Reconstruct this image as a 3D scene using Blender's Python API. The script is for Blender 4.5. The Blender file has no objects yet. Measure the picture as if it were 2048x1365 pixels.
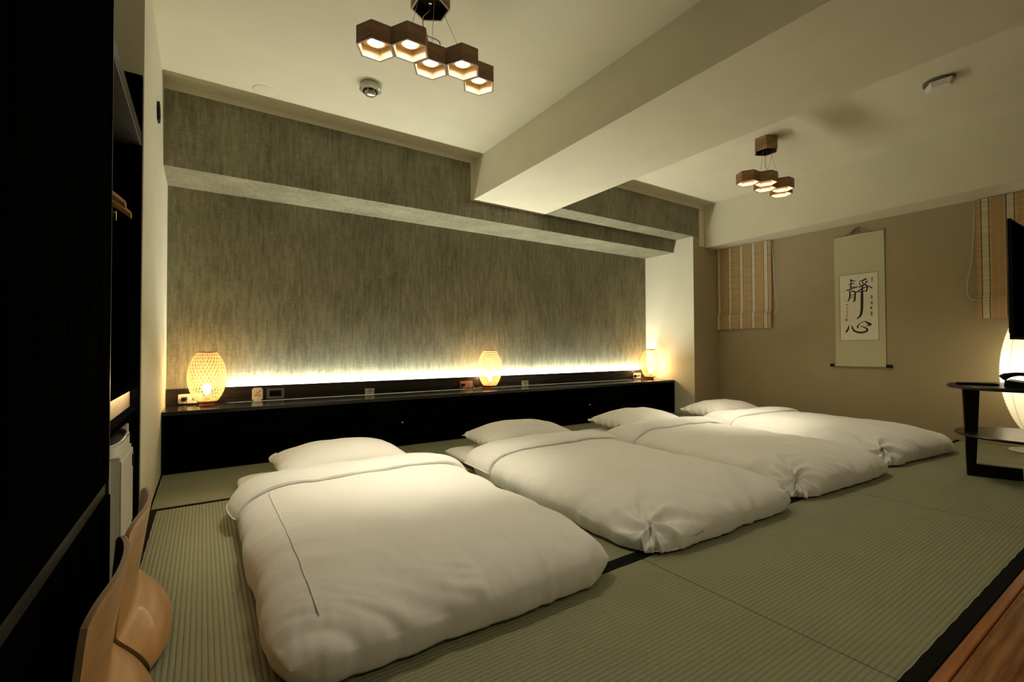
import bpy, bmesh, math, random
from mathutils import Vector, Matrix, noise
PI = math.pi
sc = bpy.context.scene
COL = sc.collection

# ---------------------------------------------------------------- camera, world, lights, exposure
YAW, PITCH, ROLL, FPX = 0.585605534, 0.0174732465, -0.0045, 930.22
cam_d = bpy.data.cameras.new('camera'); cam = bpy.data.objects.new('camera', cam_d); COL.objects.link(cam)
fw = Vector((math.sin(YAW)*math.cos(PITCH), math.cos(YAW)*math.cos(PITCH), math.sin(PITCH)))
rt = Vector((math.cos(YAW), -math.sin(YAW), 0)); up = rt.cross(fw)
r2 = math.cos(ROLL)*rt + math.sin(ROLL)*up; u2 = -math.sin(ROLL)*rt + math.cos(ROLL)*up
cam.matrix_world = Matrix(((r2.x, u2.x, -fw.x, 0), (r2.y, u2.y, -fw.y, 0), (r2.z, u2.z, -fw.z, 0.85), (0, 0, 0, 1)))
cam_d.sensor_width = 36; cam_d.lens = 36*FPX/2048; cam_d.clip_start = 0.02
sc.camera = cam
w = bpy.data.worlds.new('world'); sc.world = w; w.use_nodes = True
w.node_tree.nodes['Background'].inputs[0].default_value = (0.02, 0.018, 0.012, 1)
w.node_tree.nodes['Background'].inputs[1].default_value = 0.3
sc.view_settings.view_transform = 'Standard'; sc.view_settings.look = 'None'
sc.view_settings.exposure = 0.56; sc.view_settings.gamma = 1.0; sc.view_settings.use_curve_mapping = False

def light(kind, name, loc, energy, color, rot=(0, 0, 0), **kw):
    d = bpy.data.lights.new(name, kind); d.energy = energy; d.color = color
    for k, v in kw.items(): setattr(d, k, v)
    o = bpy.data.objects.new(name, d); o.location = loc; o.rotation_euler = rot; COL.objects.link(o); return o
WARM = (1.0, 0.88, 0.67); AMBER = (1.0, 0.66, 0.30); COOL = (0.98, 1.0, 0.87)
# concealed LED strip behind the low headboard panel, shining up the wall
light('AREA', 'cove_light', (2.62, 4.428, 0.545), 47, COOL, (PI+0.12, 0, 0), shape='RECTANGLE', size=4.90, size_y=0.02)
# added ambient fill behind the camera, no fixture in view
light('AREA', 'entry_fill', (1.6, -0.75, 2.66), 10, WARM, (0, 0, 0), shape='DISK', size=0.5)
# small strip under the open wardrobe
light('AREA', 'wardrobe_light', (-0.262, 2.30, 0.687), 0.5, (1, .78, .5), (0, 0, 0), shape='RECTANGLE', size=0.02, size_y=0.78)

# ---------------------------------------------------------------- materials
def new_mat(name):
    m = bpy.data.materials.new(name); m.use_nodes = True
    nt = m.node_tree; return m, nt, nt.nodes['Principled BSDF'], nt.nodes.new, nt.links.new
def noise_mat(name, c1, c2, scale=(5, 5, 5), detail=4, rough=0.6, bump=0.0, bscale=None, spec=0.5, coat=0.0, metal=0.0, lo=.35, hi=.65, bdist=.005):
    m, nt, p, N, L = new_mat(name)
    tc = N('ShaderNodeTexCoord'); mp = N('ShaderNodeMapping'); mp.inputs['Scale'].default_value = scale
    nz = N('ShaderNodeTexNoise'); nz.inputs['Scale'].default_value = 1; nz.inputs['Detail'].default_value = detail
    rp = N('ShaderNodeValToRGB'); rp.color_ramp.elements[0].position = lo; rp.color_ramp.elements[1].position = hi
    rp.color_ramp.elements[0].color = (*c1, 1); rp.color_ramp.elements[1].color = (*c2, 1)
    L(tc.outputs['Object'], mp.inputs[0]); L(mp.outputs[0], nz.inputs['Vector']); L(nz.outputs['Fac'], rp.inputs[0]); L(rp.outputs[0], p.inputs['Base Color'])
    p.inputs['Roughness'].default_value = rough; p.inputs['Specular IOR Level'].default_value = spec
    p.inputs['Coat Weight'].default_value = coat; p.inputs['Metallic'].default_value = metal
    if bump:
        b = N('ShaderNodeBump'); b.inputs['Strength'].default_value = bump; b.inputs['Distance'].default_value = bdist
        if bscale:
            n2 = N('ShaderNodeTexNoise'); mp2 = N('ShaderNodeMapping'); mp2.inputs['Scale'].default_value = bscale
            n2.inputs['Scale'].default_value = 1; L(tc.outputs['Object'], mp2.inputs[0]); L(mp2.outputs[0], n2.inputs['Vector']); L(n2.outputs['Fac'], b.inputs['Height'])
        else: L(nz.outputs['Fac'], b.inputs['Height'])
        L(b.outputs[0], p.inputs['Normal'])
    return m
def emit(name, col, strength):
    m, nt, p, N, L = new_mat(name)
    p.inputs['Base Color'].default_value = (*col, 1); p.inputs['Emission Color'].default_value = (*col, 1); p.inputs['Emission Strength'].default_value = strength
    return m

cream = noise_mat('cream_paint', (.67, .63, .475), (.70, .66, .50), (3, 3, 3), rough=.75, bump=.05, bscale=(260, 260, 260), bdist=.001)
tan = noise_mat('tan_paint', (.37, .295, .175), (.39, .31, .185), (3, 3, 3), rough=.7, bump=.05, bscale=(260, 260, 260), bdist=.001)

def wallpaper():
    m, nt, p, N, L = new_mat('linen_wallpaper')
    tc = N('ShaderNodeTexCoord')
    def nz(s, d):
        mp = N('ShaderNodeMapping'); mp.inputs['Scale'].default_value = s
        n = N('ShaderNodeTexNoise'); n.inputs['Scale'].default_value = 1; n.inputs['Detail'].default_value = d
        L(tc.outputs['Object'], mp.inputs[0]); L(mp.outputs[0], n.inputs['Vector']); return n
    a = nz((48, 48, 6), 6); b = nz((190, 190, 22), 3); c = nz((3.5, 3.5, 2.4), 3); e = nz((20, 20, 60), 3)
    def mix(x, y, f):
        mm = N('ShaderNodeMix'); mm.data_type = 'FLOAT'; mm.inputs[0].default_value = f; L(x, mm.inputs[2]); L(y, mm.inputs[3]); return mm.outputs[0]
    s = mix(a.outputs['Fac'], b.outputs['Fac'], .4); s = mix(s, c.outputs['Fac'], .30); s = mix(s, e.outputs['Fac'], .16)
    rp = N('ShaderNodeValToRGB'); cr = rp.color_ramp
    cr.elements[0].position = .36; cr.elements[0].color = (.105, .098, .058, 1); cr.elements[1].position = .66; cr.elements[1].color = (.335, .315, .205, 1)
    L(s, rp.inputs[0]); L(rp.outputs[0], p.inputs['Base Color']); p.inputs['Roughness'].default_value = .62
    bp = N('ShaderNodeBump'); bp.inputs['Strength'].default_value = .25; bp.inputs['Distance'].default_value = .002; L(s, bp.inputs['Height']); L(bp.outputs[0], p.inputs['Normal'])
    return m
paper_wall = wallpaper()

def tatami(name, axis):
    # woven rush: ribs run along the long side; axis = index of the coordinate the ribs repeat over
    m, nt, p, N, L = new_mat(name)
    tc = N('ShaderNodeTexCoord'); sp = N('ShaderNodeSeparateXYZ'); L(tc.outputs['Object'], sp.inputs[0])
    def M(op, *v):
        n = N('ShaderNodeMath'); n.operation = op
        for i, x in enumerate(v):
            if isinstance(x, (int, float)): n.inputs[i].default_value = x
            else: L(x, n.inputs[i])
        return n.outputs[0]
    q = sp.outputs[axis]; o = sp.outputs[1-axis]
    s = M('ABSOLUTE', M('SINE', M('MULTIPLY', q, PI/0.0150)))           # rib every 15 mm
    s = M('POWER', s, .5)
    t = M('MULTIPLY', M('SINE', M('MULTIPLY', o, 2*PI/0.007)), .12)     # the rush stems across the ribs
    mp = N('ShaderNodeMapping'); sv = [400, 400, 1]; sv[1-axis] = 900; sv[axis] = 60; mp.inputs['Scale'].default_value = sv
    n1 = N('ShaderNodeTexNoise'); n1.inputs['Scale'].default_value = 1; L(tc.outputs['Object'], mp.inputs[0]); L(mp.outputs[0], n1.inputs['Vector'])
    n2 = N('ShaderNodeTexNoise'); n2.inputs['Scale'].default_value = 5; L(tc.outputs['Object'], n2.inputs['Vector'])
    rp = N('ShaderNodeValToRGB'); rp.color_ramp.elements[0].position = 0.1; rp.color_ramp.elements[0].color = (.160, .163, .090, 1)
    rp.color_ramp.elements[1].position = .9; rp.color_ramp.elements[1].color = (.275, .278, .165, 1)
    f = M('ADD', M('MULTIPLY', s, .55), M('ADD', M('MULTIPLY', n1.outputs['Fac'], .25), M('MULTIPLY', n2.outputs['Fac'], .3)))
    L(f, rp.inputs[0]); L(rp.outputs[0], p.inputs['Base Color']); p.inputs['Roughness'].default_value = .55; p.inputs['Specular IOR Level'].default_value = .3
    b = N('ShaderNodeBump'); b.inputs['Strength'].default_value = .7; b.inputs['Distance'].default_value = .003
    L(M('ADD', s, t), b.inputs['Height']); L(b.outputs[0], p.inputs['Normal'])
    return m
tat_x = tatami('rush_ribs_along_x', 1); tat_y = tatami('rush_ribs_along_y', 0)
border_m = noise_mat('black_border_cloth', (.004, .004, .004), (.009, .009, .008), (300, 300, 300), rough=.9, bump=.3, spec=.1)

def cloth(name, col, quilt=0.0, soft=(9, 9, 9)):
    m, nt, p, N, L = new_mat(name)
    tc = N('ShaderNodeTexCoord')
    p.inputs['Base Color'].default_value = (*col, 1); p.inputs['Roughness'].default_value = .85; p.inputs['Specular IOR Level'].default_value = .2
    p.inputs['Sheen Weight'].default_value = .15
    b = N('ShaderNodeBump'); b.inputs['Strength'].default_value = .35; b.inputs['Distance'].default_value = .012
    n = N('ShaderNodeTexNoise'); n.inputs['Scale'].default_value = soft[0]; n.inputs['Detail'].default_value = 3; L(tc.outputs['Object'], n.inputs['Vector']); L(n.outputs['Fac'], b.inputs['Height'])
    b2 = N('ShaderNodeBump'); b2.inputs['Strength'].default_value = .5; b2.inputs['Distance'].default_value = .0016
    ck = N('ShaderNodeTexChecker'); ck.inputs['Scale'].default_value = 48
    mp = N('ShaderNodeMapping'); mp.inputs['Scale'].default_value = (1, 1, .02); L(tc.outputs['Object'], mp.inputs[0]); L(mp.outputs[0], ck.inputs['Vector'])
    L(ck.outputs['Fac'], b2.inputs['Height']); L(b.outputs[0], b2.inputs['Normal'])
    L((b2 if quilt else b).outputs[0], p.inputs['Normal'])
    return m
linen = cloth('white_bed_linen', (.76, .75, .70), 1)
sheet = cloth('white_sheet', (.75, .735, .67))

def blackwood(name, c1, c2, rough=.42, coat=0, sc_=(2, 60, 60), spec=.0):
    return noise_mat(name, c1, c2, sc_, detail=6, rough=rough, bump=.12 if spec > .1 else 0.0, spec=spec, coat=coat, bdist=.001)
ward_m = blackwood('black_oak_veneer', (.0012, .0012, .0012), (.0035, .0032, .003), .6, sc_=(40, 40, 3))
cab_m = blackwood('black_lacquered_wood', (.0012, .0011, .001), (.003, .0027, .0023), .5)
ledge_m = blackwood('dark_satin_ledge', (.010, .008, .006), (.022, .017, .013), .2, spec=.4)
grey_edge = noise_mat('grey_edge_band', (.022, .02, .016), (.035, .032, .025), (20, 20, 3), rough=.4)
walnut = noise_mat('walnut', (.20, .10, .042), (.40, .22, .105), (8, 8, 90), detail=5, rough=.45, bump=.05)
walnut_in = noise_mat('pale_ash_inside', (.64, .48, .30), (.76, .60, .40), (8, 8, 60), detail=5, rough=.5)
dark_in = noise_mat('dark_inside', (.012, .006, .004), (.03, .015, .01), (9, 9, 9), rough=.5)
beech = noise_mat('beech_plywood', (.46, .235, .08), (.58, .31, .115), (30, 4, 30), detail=5, rough=.38, coat=.15, bump=.03)
def ply_edge():
    m, nt, p, N, L = new_mat('layered_plywood_edge')
    p.inputs['Base Color'].default_value = (.28, .19, .09, 1); p.inputs['Roughness'].default_value = .6; return m
ply_m = ply_edge()
floor_wood = noise_mat('oiled_floor_wood', (.13, .045, .012), (.30, .125, .04), (3, 55, 10), detail=6, rough=.22, bump=.05, coat=.4)
nosing_m = noise_mat('orange_wood_nosing', (.26, .09, .025), (.40, .155, .05), (3, 60, 10), detail=6, rough=.28, coat=.4)
chrome = noise_mat('chrome', (.75, .75, .7), (.85, .85, .8), (5, 5, 5), rough=.12, metal=1)
steel_wire = noise_mat('steel_wire', (.35, .33, .28), (.45, .42, .36), (5, 5, 5), rough=.3, metal=.8)
table_m = noise_mat('black_stained_table_wood', (.006, .005, .004), (.012, .010, .008), (3, 40, 40), detail=5, rough=.3, spec=.2)
white_pl = noise_mat('white_plastic', (.62, .60, .52), (.68, .66, .57), (5, 5, 5), rough=.35)
white_pl2 = noise_mat('off_white_plate', (.60, .54, .42), (.66, .60, .48), (5, 5, 5), rough=.5)
grey_pl = noise_mat('grey_plastic', (.10, .10, .09), (.13, .13, .115), (5, 5, 5), rough=.4)
black_pl = noise_mat('black_plastic', (.003, .003, .003), (.006, .006, .006), (50, 50, 50), rough=.4, spec=.15)
screen_m = noise_mat('black_glass_screen', (.001, .001, .001), (.0015, .0015, .0015), (5, 5, 5), rough=.6, spec=0.0)
ink = noise_mat('black_ink', (.006, .004, .003), (.012, .01, .008), (60, 60, 60), rough=.6)
ink_line = noise_mat('thin_grey_line', (.10, .085, .05), (.12, .10, .06), (60, 60, 60), rough=.8)
red_ink = noise_mat('vermilion_seal', (.50, .13, .045), (.62, .22, .09), (150, 150, 150), rough=.7)
silk = noise_mat('cream_silk_mount', (.52, .49, .315), (.57, .54, .35), (160, 160, 160), rough=.75, bump=.1)
rice = noise_mat('rice_paper', (.76, .71, .56), (.80, .75, .60), (60, 60, 20), rough=.85)
bamboo_m, nt, p, N, L = new_mat('woven_bamboo')
p.inputs['Base Color'].default_value = (.46, .26, .085, 1); p.inputs['Roughness'].default_value = .5
tr = N('ShaderNodeBsdfTranslucent'); tr.inputs[0].default_value = (1, .80, .42, 1); mx = N('ShaderNodeMixShader'); mx.inputs[0].default_value = .16
L(p.outputs[0], mx.inputs[1]); L(tr.outputs[0], mx.inputs[2]); L(mx.outputs[0], nt.nodes['Material Output'].inputs['Surface'])
rim_m = noise_mat('amber_bamboo_rim', (.45, .17, .04), (.58, .25, .07), (40, 40, 40), rough=.4)
base_m = noise_mat('reddish_turned_base', (.20, .07, .03), (.28, .11, .05), (9, 9, 30), rough=.4)
bulb_m = emit('lit_bulb', (1, .84, .58), 18)
spot_m = emit('lit_spot_lens', (1, .9, .7), 30)
lantern_bulb_m = emit('lit_lantern_bulb', (1, .9, .7), 5)
lantern_m, nt, p, N, L = new_mat('lit_washi_paper')
p.inputs['Base Color'].default_value = (.86, .82, .70, 1); p.inputs['Roughness'].default_value = .8
tr = N('ShaderNodeBsdfTranslucent'); tr.inputs[0].default_value = (.97, .93, .80, 1); mx = N('ShaderNodeMixShader'); mx.inputs[0].default_value = .30
L(p.outputs[0], mx.inputs[1]); L(tr.outputs[0], mx.inputs[2]); L(mx.outputs[0], nt.nodes['Material Output'].inputs['Surface'])

def blind_mat():
    m, nt, p, N, L = new_mat('striped_woven_blind')
    tc = N('ShaderNodeTexCoord'); sp = N('ShaderNodeSeparateXYZ'); L(tc.outputs['Object'], sp.inputs[0])
    md = N('ShaderNodeMath'); md.operation = 'FLOORED_MODULO'; md.inputs[1].default_value = .155
    ad = N('ShaderNodeMath'); ad.operation = 'ADD'; ad.inputs[1].default_value = 10*.155
    L(sp.outputs[1], ad.inputs[0]); L(ad.outputs[0], md.inputs[0])
    dv = N('ShaderNodeMath'); dv.operation = 'DIVIDE'; dv.inputs[1].default_value = .155; L(md.outputs[0], dv.inputs[0])
    rp = N('ShaderNodeValToRGB'); cr = rp.color_ramp; cr.interpolation = 'CONSTANT'
    tanc, pale, dk, mid = (.48, .31, .14, 1), (.62, .56, .38, 1), (.15, .09, .045, 1), (.55, .41, .22, 1)
    stops = [(0, pale), (.255, dk), (.31, mid), (.36, tanc), (.60, mid), (.62, tanc), (.88, mid), (.94, dk), (.985, pale)]
    while len(cr.elements) < len(stops): cr.elements.new(.5)
    for e, (q, c) in zip(cr.elements, stops): e.position = q; e.color = c
    L(dv.outputs[0], rp.inputs[0])
    nz = N('ShaderNodeTexNoise'); mp = N('ShaderNodeMapping'); mp.inputs['Scale'].default_value = (4, 4, 330); nz.inputs['Scale'].default_value = 1; nz.inputs['Detail'].default_value = 3
    L(tc.outputs['Object'], mp.inputs[0]); L(mp.outputs[0], nz.inputs['Vector'])
    mr = N('ShaderNodeMapRange'); mr.inputs[1].default_value = .3; mr.inputs[2].default_value = .7; mr.inputs[3].default_value = .62; mr.inputs[4].default_value = 1.25; L(nz.outputs['Fac'], mr.inputs[0])
    mu = N('ShaderNodeVectorMath'); mu.operation = 'SCALE'; L(rp.outputs[0], mu.inputs[0]); L(mr.outputs[0], mu.inputs['Scale'])
    L(mu.outputs[0], p.inputs['Base Color']); p.inputs['Roughness'].default_value = .8
    b = N('ShaderNodeBump'); b.inputs['Strength'].default_value = .4; b.inputs['Distance'].default_value = .002; L(nz.outputs['Fac'], b.inputs['Height']); L(b.outputs[0], p.inputs['Normal'])
    return m
blind_m = blind_mat()

# ---------------------------------------------------------------- mesh helpers
def obj(name, bm, m, parent=None, loc=(0, 0, 0), smooth=False):
    me = bpy.data.meshes.new(name); bm.normal_update(); bm.to_mesh(me); bm.free()
    for x in (m if isinstance(m, (list, tuple)) else [m]): me.materials.append(x)
    if smooth:
        for f in me.polygons: f.use_smooth = True
        if smooth == 'auto': me.set_sharp_from_angle(angle=math.radians(38))
    o = bpy.data.objects.new(name, me); COL.objects.link(o); o.location = loc
    if parent: o.parent = parent
    return o
def tag(o, label=None, cat=None, group=None, kind=None):
    if label: o['label'] = label
    if cat: o['category'] = cat
    if group: o['group'] = group
    if kind: o['kind'] = kind
    return o
def thing(name, label, cat, loc=(0, 0, 0), rotz=0, group=None):
    o = bpy.data.objects.new(name, None); COL.objects.link(o); o.location = loc; o.rotation_euler = (0, 0, rotz); o.empty_display_size = .05
    return tag(o, label, cat, group)
def copy_tree(o, parent=None):
    c = o.copy(); COL.objects.link(c)
    if parent: c.parent = parent
    for ch in list(o.children): copy_tree(ch, c)
    return c
def box(x0, y0, z0, x1, y1, z1, bev=0.0, bm=None, seg=2):
    b = bm or bmesh.new()
    vs = [b.verts.new(q) for q in ((x0, y0, z0), (x1, y0, z0), (x1, y1, z0), (x0, y1, z0), (x0, y0, z1), (x1, y0, z1), (x1, y1, z1), (x0, y1, z1))]
    fs = [b.faces.new([vs[i] for i in f]) for f in ((0, 3, 2, 1), (4, 5, 6, 7), (0, 1, 5, 4), (1, 2, 6, 5), (2, 3, 7, 6), (3, 0, 4, 7))]
    if bev:
        es = list({e for f in fs for e in f.edges})
        bmesh.ops.bevel(b, geom=es, offset=bev, segments=seg, affect='EDGES', profile=.5)
    return b
def prism(pts0, pts1, bm=None):
    b = bm or bmesh.new(); n = len(pts0)
    A = [b.verts.new(q) for q in pts0]; B = [b.verts.new(q) for q in pts1]
    b.faces.new(A[::-1]); b.faces.new(B)
    for i in range(n): b.faces.new((A[i], A[(i+1) % n], B[(i+1) % n], B[i]))
    bmesh.ops.recalc_face_normals(b, faces=b.faces); return b
def grid(nu, nv, fn, closed_u=False, closed_v=False, bm=None):
    b = bm or bmesh.new()
    V = [[b.verts.new(fn(i, j)) for j in range(nv)] for i in range(nu)]
    for i in range(nu if closed_u else nu-1):
        for j in range(nv if closed_v else nv-1):
            i2, j2 = (i+1) % nu, (j+1) % nv
            try: b.faces.new((V[i][j], V[i2][j], V[i2][j2], V[i][j2]))
            except ValueError: pass
    return b
def lathe(prof, n=32, bm=None, c=(0, 0, 0)):
    return grid(n, len(prof), lambda i, j: (c[0]+prof[j][0]*math.cos(2*PI*i/n), c[1]+prof[j][0]*math.sin(2*PI*i/n), c[2]+prof[j][1]), closed_u=True, bm=bm)
def tube(path, r, n=8, bm=None, caps=True):
    b = bm or bmesh.new(); P = [Vector(p) for p in path]; rings = []
    nrm = None
    for i, p in enumerate(P):
        t = (P[min(i+1, len(P)-1)]-P[max(i-1, 0)]).normalized()
        if nrm is None: nrm = t.orthogonal().normalized()
        nrm = (nrm-t*nrm.dot(t)).normalized(); bn = t.cross(nrm)
        rr = r[i] if isinstance(r, (list, tuple)) else r
        rings.append([b.verts.new(p+(nrm*math.cos(2*PI*k/n)+bn*math.sin(2*PI*k/n))*rr) for k in range(n)])
    for i in range(len(P)-1):
        for k in range(n): b.faces.new((rings[i][k], rings[i][(k+1) % n], rings[i+1][(k+1) % n], rings[i+1][k]))
    if caps: b.faces.new(rings[0][::-1]); b.faces.new(rings[-1])
    return b
def smoothpath(pts, n=6):
    P = [Vector(p) for p in pts]; out = []
    for i in range(len(P)-1):
        a, b, c, d = P[max(i-1, 0)], P[i], P[i+1], P[min(i+2, len(P)-1)]
        for k in range(n):
            t = k/n; out.append(.5*((2*b)+(c-a)*t+(2*a-5*b+4*c-d)*t*t+(3*b-a-3*c+d)*t**3))
    out.append(P[-1]); return out
def sgn(x, e): return math.copysign(abs(x)**e, x)
def fbm(v, o=3):
    s = 0; a = 1
    for i in range(o): s += a*noise.noise(Vector(v)*(2**i)); a *= .5
    return s

# ---------------------------------------------------------------- the setting
ZC = 2.71; XR = 5.77; YB = 4.45; YF = -1.6
fl = tag(obj('floor', box(-.85, YF, -.12, XR+.1, YB+.1, -.045), noise_mat('sub_floor', (.05, .04, .03), (.06, .05, .04))), kind='structure')
BW = .030                                                             # width of a mat's black edging
def mat_(x0, y0, x1, y1, long_axis, lo=True, hi=True, w0=BW, w1=BW):
    g = .0014
    m = tat_x if long_axis == 'x' else tat_y
    o = obj('tatami_mat', box(x0+g+(.0003 if long_axis == 'x' else 0), y0+g, -.04, x1-g-(.0003 if long_axis == 'x' else 0), y1-g, 0, .003), m, fl)
    def wavy(a0, a1, q0, q1):                                          # cloth edging: slightly wavy inner edge
        n = 40; b = bmesh.new(); top = []
        for i in range(n+1):
            t = a0+(a1-a0)*i/n; e = .0012*math.sin(i*2.1)+.001*noise.noise(Vector((t*9, q0*7, 0)))
            top.append((t, q0, q1+e*(1 if q1 > q0 else 1)))
        for i in range(n):
            a, b_ = top[i], top[i+1]
            if long_axis == 'x': q = [(a[0], a[1], .0016), (b_[0], b_[1], .0016), (b_[0], b_[2], .0016), (a[0], a[2], .0016)]
            else: q = [(a[1], a[0], .0016), (b_[1], b_[0], .0016), (b_[2], b_[0], .0016), (a[2], a[0], .0016)]
            vs = [b.verts.new(v) for v in q]; b.faces.new(vs)
        bmesh.ops.remove_doubles(b, verts=b.verts, dist=1e-5)
        bmesh.ops.recalc_face_normals(b, faces=b.faces)
        r = bmesh.ops.extrude_face_region(b, geom=b.faces[:])
        for v in [x for x in r['geom'] if isinstance(x, bmesh.types.BMVert)]: v.co.z = -.006
        bmesh.ops.recalc_face_normals(b, faces=b.faces); return b
    if long_axis == 'x':
        if lo: obj('cloth_edging', wavy(x0+g, x1-g, y0+.001, y0+w0), border_m, o)
        if hi: obj('cloth_edging', wavy(x0+g, x1-g, y1-.001, y1-w1), border_m, o)
    else:
        if lo: obj('cloth_edging', wavy(y0+g, y1-g, x0+.001, x0+w0), border_m, o)
        if hi: obj('cloth_edging', wavy(y0+g, y1-g, x1-.001, x1-w1), border_m, o)
XS = [-.232, 1.484, 3.20, 4.915, XR-.006]
for a, b in zip(XS, XS[1:]): mat_(a+(.004 if a > 4.9 else 0), .418, b, 1.317, 'x', w0=.040)
for a, b in zip(XS, XS[1:]): mat_(a, 3.112, b, 3.975, 'x', hi=False)
mat_(-.232, 1.317, .63, 3.112, 'y')
for a, b in ((.63, 2.346), (2.346, 4.06)):
    mat_(a, 1.317, b, 2.214, 'x'); mat_(a, 2.214, b, 3.112, 'x', hi=False)
mat_(4.06, 1.317, 4.915, 3.112, 'y', hi=False); mat_(4.915, 1.317, XR-.006, 3.112, 'y', lo=False, hi=False)
# wooden entry floor in front of the mats: nosing board, then floorboards
obj('nosing_board', box(-.24, .388, -.045, XR, .4165, .0005, .004), nosing_m, fl)
k = 0; y = .386
while y > YF+.02:
    xx = -.24-(k % 3)*.45
    while xx < XR:
        a, b = max(xx, -.24), min(xx+1.8, XR)
        if b-a > .05: obj('floorboard', box(a+.001, max(y-.15, YF), -.045, b-.001, y-.0015, -.002, .0015), floor_wood, fl)
        xx += 1.8
    y -= .15; k += 1
k = 0

# ceiling with its beams
ce = tag(obj('ceiling', box(-.85, YF-.1, ZC, XR+.1, YB+.1, ZC+.08), cream), kind='structure')
obj('ceiling_beam', prism([(2.167, YF, 2.297), (3.04, YF, 2.292), (3.04, YF, ZC), (2.205, YF, ZC)], [(2.167, 3.968, 2.297), (3.04, 3.968, 2.292), (3.04, 3.968, ZC), (2.205, 3.968, ZC)]), cream, ce)
obj('ceiling_beam', prism([(5.283, YF, 2.170), (XR, YF, 2.170), (XR, YF, ZC), (5.27, YF, ZC)], [(5.487, 3.668, 2.170), (XR, 3.668, 2.170), (XR, 3.668, ZC), (5.462, 3.668, ZC)]), cream, ce)

# headboard wall: recessed lower wall, wallpapered bulkheads, pier at the right
wb = tag(obj('wall_back', box(-.24, YB, 0, XR+.1, YB+.1, ZC), paper_wall), kind='structure')
obj('bulkhead', box(-.24, 3.97, 2.129, 5.23, YB, ZC-.001), paper_wall, wb)
obj('bulkhead', box(3.041, 3.67, 2.292, 5.36, 3.9695, ZC-.001), paper_wall, wb)
obj('bulkhead_end', box(5.3605, 3.669, 2.18, 5.475, 3.9695, ZC-.001), cream, wb)
obj('ceiling_trim', box(-.24, 3.958, 2.662, 2.17, 3.9695, ZC-.0005), cream, wb)
obj('ceiling_trim', box(3.041, 3.658, 2.662, 5.46, 3.6695, ZC-.0005), cream, wb)
obj('corner_trim', prism([(2.158, 3.964, ZC), (2.206, 3.964, ZC), (2.17, 3.964, 2.297), (2.158, 3.964, 2.297)], [(2.158, 3.9695, ZC), (2.206, 3.9695, ZC), (2.17, 3.9695, 2.297), (2.158, 3.9695, 2.297)]), cream, wb)
pier = box(5.232, 3.671, 0, XR, YB-.001, 2.29)
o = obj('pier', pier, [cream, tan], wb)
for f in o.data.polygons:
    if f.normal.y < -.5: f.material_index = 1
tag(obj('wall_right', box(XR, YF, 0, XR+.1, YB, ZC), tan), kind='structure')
wl = tag(obj('wall_left', box(-.85, 2.735, 0, -.238, YB, ZC), cream), kind='structure')
tag(obj('wall_closet', box(-.95, YF, 0, -.85, 2.735, ZC), cream), kind='structure')
tag(obj('wall_front', box(-.95, YF-.1, 0, XR+.1, YF, ZC), cream), kind='structure')
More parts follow.
